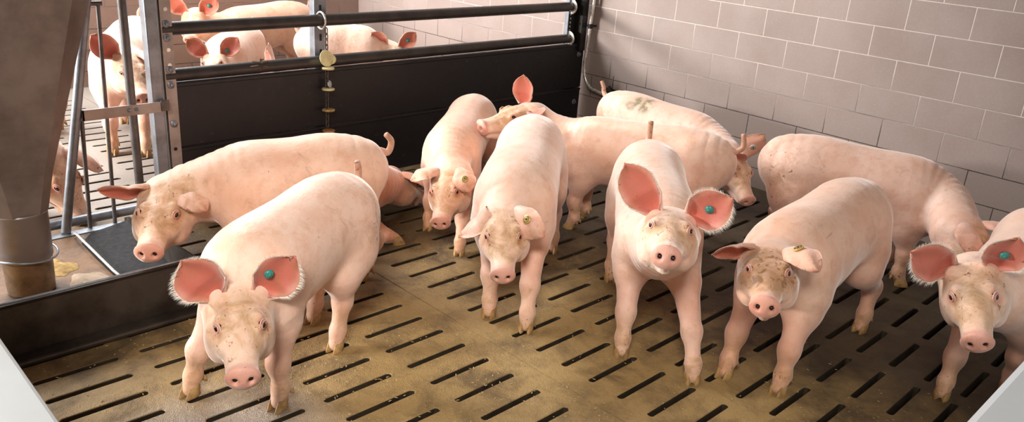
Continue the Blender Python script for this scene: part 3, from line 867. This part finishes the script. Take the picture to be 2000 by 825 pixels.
    for sd in (-1, 1):
        Fd.ell(hl((.055, sd * .055, -.075)), HM, (.085 * hs, .046 * hs, .062 * hs), .035)          # jowl
        Fd.cone(hl((.16, sd * .035, -.045)), hl((.09, sd * .062, -.03)), .026 * hs, .030 * hs, .02)   # cheek bone
        Fd.cone(hl((.095, sd * .050, .022)), hl((.135, sd * .050, .012)), .017 * hs, .010 * hs, .022)  # brow
        Fd.cone(hl((-.035, sd * .045, -.010)), hl((-.02, sd * .052, .008)), .036 * hs, .028 * hs, .035)  # ear root
    Fd.cone(hl((.08, 0, -.105)), hl((.235, 0, -.096)), .045 * hs, .020 * hs, .014)                  # lower jaw
    for sd in (-1, 1):
        Fd.cone(hl((.262, sd * .026, -.084)), hl((.155, sd * .056, -.082)), .0045, .0045, .007, 'sub')   # mouth line
        Fd.ell(hl((.126, sd * .0705, .016)), HM, (.016 * hs, .010 * hs, .011 * hs), .008, 'sub')        # eye socket
    # snout disc
    ct, sn_ = math.cos(-.22), math.sin(-.22)
    DM = np.stack([f_ * ct + u_ * sn_, l_, -f_ * sn_ + u_ * ct], 1)
    Fd.ell(hl((.279, 0, -.049)), DM, (.013 * hs, .0485 * hs, .040 * hs), .012)
    for sd in (-1, 1):
        Fd.ell(hl((.298, sd * .0205, -.050)), DM, (.022 * hs, .0085 * hs, .011 * hs), .006, 'sub')
    V, F = Fd.mesh()
    # ---- tones
    nV = len(V); T = np.zeros((nV, 4)); T[:, 3] = 1
    Q = (V - H0) @ HM / hs
    snd = np.sqrt(((Q[:, 0] - .285) / .03) ** 2 + (Q[:, 1] / .075) ** 2 + ((Q[:, 2] + .05) / .06) ** 2)
    T[:, 0] = .5 * sstep(1.2, .6, snd)
    for sd in (-1, 1):
        de = np.linalg.norm(Q - [.126, sd * .07, .012], axis=1); T[:, 0] = np.maximum(T[:, 0], .62 * sstep(.04, .016, de))
        T[:, 1] = np.maximum(T[:, 1], .5 * sstep(.05, .015, np.linalg.norm(Q - [.135, sd * .066, -.012], axis=1)))
        nd_ = np.linalg.norm(Q - [.292, sd * .0205, -.05], axis=1); 
    onhead = sstep(-.03, .05, Q[:, 0]) * sstep(.14, .10, np.abs(Q[:, 1])) * sstep(-.2, -.12, Q[:, 2]) * (Q[:, 0] < .33)
    T[:, 2] = yellow * onhead * sstep(-.05, .0, Q[:, 2] + .02) * sstep(.29, .2, Q[:, 0])
    T[:, 1] = np.maximum(T[:, 1], 1.1 * face_dirt * onhead * sstep(.30, .2, Q[:, 0]) * sstep(-.08, .0, Q[:, 2]))
    T[:, 1] = np.maximum(T[:, 1], .45 * sstep(.22, .03, V[:, 2])); T[:, 2] = np.maximum(T[:, 2], .55 * sstep(.24, .05, V[:, 2]))
    T[:, 0] = np.maximum(T[:, 0], .22 * sstep(.42, .2, V[:, 2]) * (1 - onhead) + pinkish)
    if rump_dirt:
        hw = np.exp(-(((V[:, 0] + .12) / .12) ** 2 + ((V[:, 2] - .42) / .14) ** 2)); T[:, 1] = np.maximum(T[:, 1], rump_dirt * hw)
    for (p, r, amt) in dirt:
        dd = np.linalg.norm(V - G(p), axis=1); T[:, 1] = np.maximum(T[:, 1], amt * sstep(r, r * .3, dd))
    for (q_, r, amt) in stain:
        dd = np.linalg.norm(V - np.array(q_), axis=1); T[:, 3] = 1 - np.maximum(1 - T[:, 3], amt * sstep(r, r * .5, dd))
    # ---- ears, lids, tail joined into the same skin
    VV = [V]; FF = [F]; TT = [T]; off = nV; earinfo = []
    def join(v, f, t):
        nonlocal off
        VV.append(v); FF.append(np.array(f) + off); TT.append(t); off += len(v)
    for sd, e in ((-1, ears[0]), (1, ears[1])):
        spec = EARS[e] if isinstance(e, str) else e
        v, f, inner, U, A_, front, Nn = ear_geo(sd, spec, hs)
        v = H0 + v @ HM.T
        t = np.zeros((len(v), 4)); t[:, 3] = 1
        t[:, 0] = np.where(inner > 0, 1.0 - .35 * sstep(.55, 1, A_) - .12 * U, .22) ; t[:, 1] = .22 + .35 * sstep(.6, 1, U) + .2 * sstep(.7, 1, A_)
        t[:, 0] = np.maximum(t[:, 0], .7 * sstep(.85, 1, U))
        join(v, f, t); earinfo.append((H0 + front @ HM.T, Nn @ HM.T))
    def tube_np(pts, rs, n=12):
        mb_ = MB(); mb_.tube(pts, rs, n, cap=False); return np.array(mb_.v), np.array([f for f in mb_.f])
    for sd in (-1, 1):   # eyelids
        c = hl((.128, sd * .0625, .016)); an = unit(HM @ [.42, sd * .88, .12]); tx = unit(np.cross(an, u_)); ty = np.cross(tx, an)
        for k_, (ra, rb, rr_, of) in enumerate(((.0135, .0098, .0030, .0025), (.0190, .0145, .0024, -.0010))):
            pts = [c + an * (of * hs) + tx * ra * hs * math.cos(q) + ty * rb * hs * math.sin(q) * (1.0) for q in np.linspace(0, 2 * math.pi, 24, endpoint=False)]
            mb_ = MB(); mb_.tube(pts, rr_ * hs, 8, closed=True); v = np.array(mb_.v); t = np.zeros((len(v), 4)); t[:, 3] = 1; t[:, 0] = (.55, .3)[k_]; t[:, 1] = .3
            join(v, mb_.f, t)
    tb = np.array([-.185 * s, 0, (.535 + dz) * s])
    if tail:
        pts = [tb + [.03, 0, -.03], tb] + [tb + np.array(q) * s for q in tail]
        pts2 = []
        for i in range(len(pts) - 1):
            p0 = pts[max(i - 1, 0)]; p1 = pts[i]; p2 = pts[i + 1]; p3 = pts[min(i + 2, len(pts) - 1)]
            for q in np.linspace(0, 1, 6, endpoint=False):
                pts2.append(.5 * ((2 * p1) + (-p0 + p2) * q + (2 * p0 - 5 * p1 + 4 * p2 - p3) * q * q + (-p0 + 3 * p1 - 3 * p2 + p3) * q ** 3))
        pts2.append(pts[-1]); n_ = len(pts2)
        pts2.append(pts[-1] + (pts[-1] - pts2[-2]) * .4)
        rs = [s * float(np.interp(i / n_, [0, .2, .5, .97, 1.0], [.026, .019, .0145, .0115, .009])) for i in range(n_)] + [.001]
        v, f = tube_np(pts2, rs); t = np.zeros((len(v), 4)); t[:, 3] = 1; t[:, 0] = .35; t[:, 1] = np.repeat(np.interp(np.arange(n_ + 1) / n_, [0, .4, .6, 1], [.2, .25, .6, .9]), 12)
        join(v, f, t)
    V = np.concatenate(VV); F = np.concatenate(FF); T = np.concatenate(TT)
    root = empty('pig', (hip[0], hip[1], 0)); root.rotation_euler = (0, 0, body_yaw)
    tag(root, label, 'pig', GROUP)
    me = mesh_np('body', V, F, [M['skin']], True, T)
    o = bpy.data.objects.new('body', me); col.objects.link(o); o.color = tuple(tint) + (1,); o.parent = root     # mesh is in the pig's own frame
    def child(mb_, name, mat, smooth=True, auto=50, parent=None):
        ob = mb_.build(name, mat, None, smooth=smooth, auto=auto); ob.parent = parent or root; return ob
    # ---- eyes
    for sd in (-1, 1):
        mb_ = MB(); c = hl((.1275, sd * .0580, .016)); r_ = .0128 * hs
        prof = [(max(1e-5, r_ * math.sin(q)), -r_ * math.cos(q)) for q in np.linspace(.01, math.pi - .01, 12)]
        mb_.lathe(prof, c, (0, 0, 1), 18); child(mb_, 'eye', M['eye'])
    for sd in (-1, 1):   # dark nostril linings
        mb_ = MB(); c = hl((.2805, sd * .0205, -.050))
        pr = [(1e-5, .0085 * hs), (.004 * hs, .0082 * hs), (.007 * hs, .006 * hs), (.0085 * hs, 0)]
        mb_.lathe(pr, c, f_, 16); child(mb_, 'nostril', M['nostril'])
    # ---- hooves
    if legs:
        for kk in ('fR', 'fL', 'hR', 'hL'):
            q = ft[kk]; mb_ = MB()
            for sd in (-1, 1):
                ring = []; n_ = 14
                for z_, rx, ry, ox in ((-.0, .0245, .0135, .016), (.004, .026, .0145, .016), (.018, .023, .0145, .011), (.032, .019, .0138, .006), (.042, .014, .011, .002)):
                    for a_ in np.linspace(0, 2 * math.pi, n_, endpoint=False):
                        cx_, sx_ = math.cos(a_), math.sin(a_); pt = 1.0 + .35 * max(0, cx_) ** 3
                        y_ = sd * .0148 + ry * sx_ * (1 - .25 * max(0, cx_))
                        ring.append(q + np.array([(ox + rx * cx_ * pt) , y_, z_]) * [s, s, s])
                m5 = 5; fs = [tuple(range(n_))[::-1], tuple((m5 - 1) * n_ + i for i in range(n_))]
                for i in range(m5 - 1):
                    for j in range(n_): fs.append((i * n_ + j, i * n_ + (j + 1) % n_, (i + 1) * n_ + (j + 1) % n_, (i + 1) * n_ + j))
                mb_.add(ring, fs)
                mb_.lathe([(.0075 * s, .0), (.009 * s, .008 * s), (.004 * s, .022 * s), (.0005, .026 * s)], q + np.array([-.026, sd * .019, .052]) * s, (-.45, sd * .3, -1), 10)
            child(mb_, 'hoof', M['hoof'], auto=60)
    # ---- ear tags
    for (e_, u0, v0, face, kind) in tags:
        P_, N_ = earinfo[0 if e_ == 'R' else 1]; i = int(u0 * (P_.shape[0] - 1)); j = int((v0 * .5 + .5) * (P_.shape[1] - 1))
        p = P_[i, j]; nn = N_[i, j]
        if face == 'back': nn = -nn; p = p + nn * .006
        p = p + nn * .002; mb_ = MB()
        if kind == 'tag_green':
            mb_.lathe([(.012, 0), (.0145, .002), (.0145, .005), (.011, .0085), (.006, .010), (.006, .013), (.0045, .0145), (1e-4, .0145)], p, nn, 24)
            t_ = child(mb_, 'ear_tag', M[kind])
        else:
            mb_.lathe([(.0165, 0), (.0168, .0035), (.0155, .0045), (1e-4, .0045)], p, nn, 28); t_ = child(mb_, 'ear_tag', M[kind])
            mb_ = MB(); mb_.lathe([(.0045, .0045), (.0045, .0065), (1e-4, .0070)], p, nn, 16)
            uu = unit(np.cross(nn, [0.3, .2, 1])); ww = np.cross(nn, uu)
            for a_ in np.linspace(0, 2 * math.pi, 14, endpoint=False):
                d_ = uu * math.cos(a_) + ww * math.sin(a_); e2 = np.cross(nn, d_)
                mb_.prism([d_ * .0085 - e2 * .0011, d_ * .0085 + e2 * .0011, d_ * .0135 + e2 * .0011, d_ * .0135 - e2 * .0011], p + nn * .0043, p + nn * .0052)
            child(mb_, 'tag_print', M['ink'], smooth=False, parent=t_)
    # ---- white bristles along the ear rims and the brow
    if fuzz:
        rr = random.Random(seed + 5); hv = []; hf = []
        def strand(p, d, L, r=.00035):
            d = unit(d); side = unit(np.cross(d, [rr.random(), rr.random(), rr.random()])); s2 = np.cross(d, side)
            sag = np.array([0, 0, -1.0]) * L * .18; b0 = len(hv)
            mid = p + d * L * .55; tip = p + d * L + sag
            for (c_, r2) in ((p, r), (mid, r * .8)):
                for a_ in range(3): hv.append(c_ + r2 * (math.cos(a_ * 2.094) * side + math.sin(a_ * 2.094) * s2))
            hv.append(tip)
            for a_ in range(3):
                a2 = (a_ + 1) % 3; hf.append((b0 + a_, b0 + a2, b0 + 3 + a2, b0 + 3 + a_)); hf.append((b0 + 3 + a_, b0 + 3 + a2, b0 + 6, b0 + 6))
        for (P_, N_) in earinfo:
            nu_, nv_ = P_.shape[:2]
            for _ in range(int(fuzz)):
                sd_ = rr.choice((0, nv_ - 1)); i = rr.randrange(2, nu_ - 1); fr_ = rr.random()
                p = P_[i, sd_] * (1 - fr_) + P_[i + 1 if i + 1 < nu_ else i, sd_] * fr_
                inn = P_[i, nv_ // 2]; d = unit(p - inn) + .5 * unit(P_[min(i + 1, nu_ - 1), nv_ // 2] - P_[i - 1, nv_ // 2]) + np.array([rr.uniform(-.35, .35) for _ in range(3)])
                strand(p - unit(d) * .002, d, rr.uniform(.010, .022), .0003)
        mesh_h = bpy.data.meshes.new('hair'); mesh_h.from_pydata([tuple(q) for q in hv], [], [tuple(dict.fromkeys(q)) for q in hf]); mesh_h.materials.append(M['hair'])
        ho = bpy.data.objects.new('hair', mesh_h); col.objects.link(ho); ho.parent = root; ho['kind'] = 'stuff'
    return root
M['nostril'] = plain('nostril_lining', C4('#2a1210'), .5)

GROUP = 'pigs in the near pen'
pig('large pale pig nearest the camera on the left, its head low beside the trough front', (-2.99, -1.19), (-3.38, -1.38), (-3.48, -1.51, .40), -115, -6, -1, .955,
    feet=dict(fR=(-3.53, -1.26), fL=(-3.35, -1.49), hL=(-3.02, -1.30)), ears=(((-.10, .58, .78), (.92, .10, .15), .152, .080, 14, .5, .95), ((-.10, .66, .72), (.92, .12, .20), .155, .076, 14, .5, .95)), tail=((-.03, 0, .01), (-.035, .0, .045), (-.02, .005, .075)), rump_dirt=1.0, fuzz=500, tags=(('L', .45, -.3, 'front', 'tag_green'),))
pig('pig with its snout over the rim of the steel trough, right of the feeder bars', (-2.69, -.76), (-3.02, -.61), (-3.27, -.48, .36), -124, -8, -3, 1.06,
    feet=dict(hL=(-2.62, -.89)), tint=(0.97, 0.9, 0.84), ears=(((.20, .92, .12), (.75, -.15, -.6), .158, .062, 10, .3, .95), ((.81, .32, .50), (.19, .66, -.73), .193, .056, 83, .15, .85)), tail=((-.04, 0, -.005), (-.055, .0, .04), (-.03, .01, .075)), tags=(('L', .4, .5, 'back', 'tag_gold'),))
pig('pig lying on the slats against the black partition, half hidden behind two others', (-2.70, -.24), (-2.34, -.40), (-2.08, -.36, .19), 5, -25, 0, .85, dz=-.19, lying=True,
    feet=dict(fR=(-2.30, -.66), fL=(-2.15, -.25), hR=(-2.8, -.42), hL=(-2.55, -.05)), tint=(0.92, 0.82, 0.76), ears=('flop', 'flop'), pinkish=.1, tail=None)
pig('pig with drooping ears facing the camera in front of the black partition', (-1.50, -.27), (-1.92, -.60), (-2.13, -.84, .34), -140, -17, 9, .93, s=.88,
    feet=dict(fL=(-2.12, -.92), fR=(-2.05, -.6)), tint=(0.93, 0.84, 0.77), ears=(((.36, .70, .62), (.40, .48, -.78), .150, .066, 87, .15, .85), ((.84, .39, .37), (.34, .16, -.93), .168, .060, 74, .15, .85)), tail=None, tags=(('L', .6, .1, 'back', 'tag_gold'),))
pig('pig seen from the side in the middle, one ear pricked up, looking left', (-1.16, -1.46), (-1.36, -.98), (-1.50, -.69, .53), -192, 0, -5, .94, s=.97,
    feet=dict(hR=(-1.0, -1.35)), tint=(1, 0.96, 0.93), ears=(((0, .08, 1.0), (.90, -.44, .02), .160, .068, 20, .3, .75), ((.42, .88, .15), (.26, -.24, .94), .150, .055, 0, .15, .95)), tail=((-.03, 0, .0), (-.06, 0, .03), (-.05, 0, .09)), pinkish=.0)
pig('pig at the block wall with a green dung stain on its rump', (-.64, -.68), (-.62, -1.16), (-.74, -1.45, .37), -117, -27, -9, .90, s=.90,
    ears=(((.72, .08, .66), (.63, .38, -.68), .175, .064, 5, .2, .85), ((.09, .17, .98), (-.93, .37, .02), .165, .070, 15, .2, .75)), stain=(((.14, -.07, .52), .085, .9), ((.08, -.10, .50), .05, .6)), rump_dirt=.5, tail=((-.03, 0, .03), (-.04, 0, .07), (-.06, 0, .10)), tags=(('L', .45, .0, 'back', 'tag_white'),))
pig('slender pale pig standing in the middle with both ears drooping', (-1.80, -1.02), (-2.25, -1.38), (-2.41, -1.49, .42), -134, -15, 5, .945, s=1.03,
    feet=dict(fR=(-2.41, -1.44), fL=(-2.37, -1.61), hL=(-1.74, -1.15)), ears=(((.24, .79, -.50), (-.03, -.57, -.82), .155, .067, 13, .15, .85), ((.95, .22, .15), (-.05, .81, -.59), .178, .062, 76, .15, .85)), tags=(('L', .5, .3, 'back', 'tag_gold'),), tail=None)
pig('white pig with big upright ears looking straight up at the camera', (-1.60, -1.55), (-2.03, -1.93), (-2.23, -2.10, .56), -147, 11, -1, .98,
    feet=dict(fR=(-2.22, -1.96), fL=(-2.16, -2.23), hR=(-1.75, -1.52)), ears=(((.05, .62, .76), (.92, .20, -.1), .195, .076, 8, .5, .95), ((.50, .66, .55), (.84, -.40, -.30), .178, .076, 0, .15, .9)), tail=((-.03, 0, .03), (-.03, 0, .08), (-.03, 0, .12)), fuzz=600, tags=(('L', .5, .0, 'front', 'tag_green'),))
pig('pig along the block wall on the right, head turned down behind its neighbour', (-.80, -1.88), (-.60, -2.32), (-.79, -2.62, .37), -112, -25, 0, .95,
    tint=(0.98, 0.94, 0.93), ears=(((.80, .45, .40), (.34, .16, -.93), .180, .068, 60, .15, .85), ((.45, .55, .70), (.6, .3, -.6), .140, .055, 30, .15, 1.0)), tail=None, rump_dirt=.5)
pig('pig with muddy drooping ears and a round tag facing the camera at the right', (-1.38, -2.33), (-1.88, -2.36), (-2.09, -2.40, .50), -153, 3, 5, .94, s=1.03,
    feet=dict(fR=(-2.03, -2.29), fL=(-1.97, -2.47), hL=(-1.27, -2.45)), tint=(0.97, 0.91, 0.86), ears=(((.0, .98, .12), (.66, .1, -.75), .140, .068, 48, .15, .85), ((.81, .30, .54), (.33, .58, -.74), .195, .056, 80, .15, .85)), face_dirt=.9, tail=None, tags=(('L', .4, .2, 'back', 'tag_gold'),))
pig('pig at the right edge with round upright ears, body cut off by the frame', (-.90, -2.88), (-1.34, -2.93), (-1.58, -2.86, .48), -156, -13, 17, .975, s=.95,
    feet=dict(fR=(-1.52, -2.86), fL=(-1.27, -3.0)), ears=(((.25, .72, .62), (.90, -.30, .05), .155, .078, 0, .3, .95), ((.20, .50, .84), (.95, -.10, -.2), .155, .072, 0, .3, .95)), fuzz=400, tags=(('L', .5, .1, 'front', 'tag_green'),))
GROUP = 'pigs in the neighbouring pen'
# the neighbouring pen
pig('white-lit pig facing the camera behind the feeder bars', (-2.48, 1.85), (-2.71, 1.45), (-2.74, 1.27, .54), -97, -22, -1, 1.04, s=1.14, belly=1.1, res=.007,
    feet=dict(fR=(-2.85, 1.33), fL=(-2.71, 1.21)), ears=('out', 'flop'))
pig('pig feeding head down at the rear rim of the trough behind the slanted tube', (-3.66, 1.05), (-3.54, .66), (-3.40, .50, .27), -66, -46, 0, 1.08, res=.007, tint=(0.98, 0.92, 0.9), ears=('hang', 'flop'), legs=True)
pig('pink pig standing far left between the hopper and the bars', (-3.05, 2.0), (-3.2, 2.45), (-3.3, 2.7, .5), 110, -10, 0, .9, res=.009)
pig('brown pig standing along the back wall with a round tag in its ear', (-.95, 2.66), (-1.45, 2.60), (-1.79, 2.53, .56), -123, -15, 1, .97, s=1.05, res=.007, tint=(0.95, 0.85, 0.76), ears=('out', 'out'), tags=(('L', .5, .0, 'front', 'tag_green'),))
pig('white-lit pig peering over the lower rail left of the hanging chain', (-1.62, 2.12), (-1.90, 1.86), (-2.03, 1.70, .41), -125, -2, 4, .90, s=.93, res=.007, ears=('out', 'out'), tags=(('L', .3, .0, 'front', 'tag_green'),))
pig('white pig with pink ears behind the rails right of the hanging chain', (-1.22, 1.62), (-.98, 1.50), (-.84, 1.36, .44), -110, -15, 0, .92, s=1.05, res=.007, ears=('out', 'out'), tags=(('L', .5, .0, 'front', 'tag_green'),))
pig('pig hidden behind the black board with only an ear tip above the rail', (-1.2, .62), (-1.60, .85), (-1.90, 1.12, .41), 150, -15, 0, .9, s=.85, res=.009, ears=('up', 'up'), tail=None)


# ------------------------------------------------------------------ loose feed crumbs on the slats
rr = random.Random(11); b = MB()
for i in range(3200):
    x = rr.uniform(-4.2, -1.5); y = rr.uniform(-3.2, -.8)
    d = abs((x + 2.85) - (-.62) * (y + 1.9)); 
    if rr.random() > math.exp(-d * 2.2) + .08: continue
    L = rr.uniform(.002, .006); w = rr.uniform(.001, .0022); a = rr.uniform(0, 3.14)
    ca, sa = math.cos(a), math.sin(a); h = .0012
    v = [(x + ca * L - sa * w, y + sa * L + ca * w, h), (x + ca * L + sa * w, y + sa * L - ca * w, h), (x - ca * L + sa * w, y - sa * L - ca * w, h), (x - ca * L - sa * w, y - sa * L + ca * w, h), (x, y, h * 2.2)]
    b.add(v, [(0, 1, 4), (1, 2, 4), (2, 3, 4), (3, 0, 4), (3, 2, 1, 0)])
M['straw'] = worn('straw_crumbs', C4('#b9a172'), C4('#7d6136'), .6, 0, 90, .8, .1)
o = b.build('straw_crumbs', M['straw']); tag(o, 'tiny feed and straw crumbs scattered over the brown slats', 'crumbs', kind='stuff')
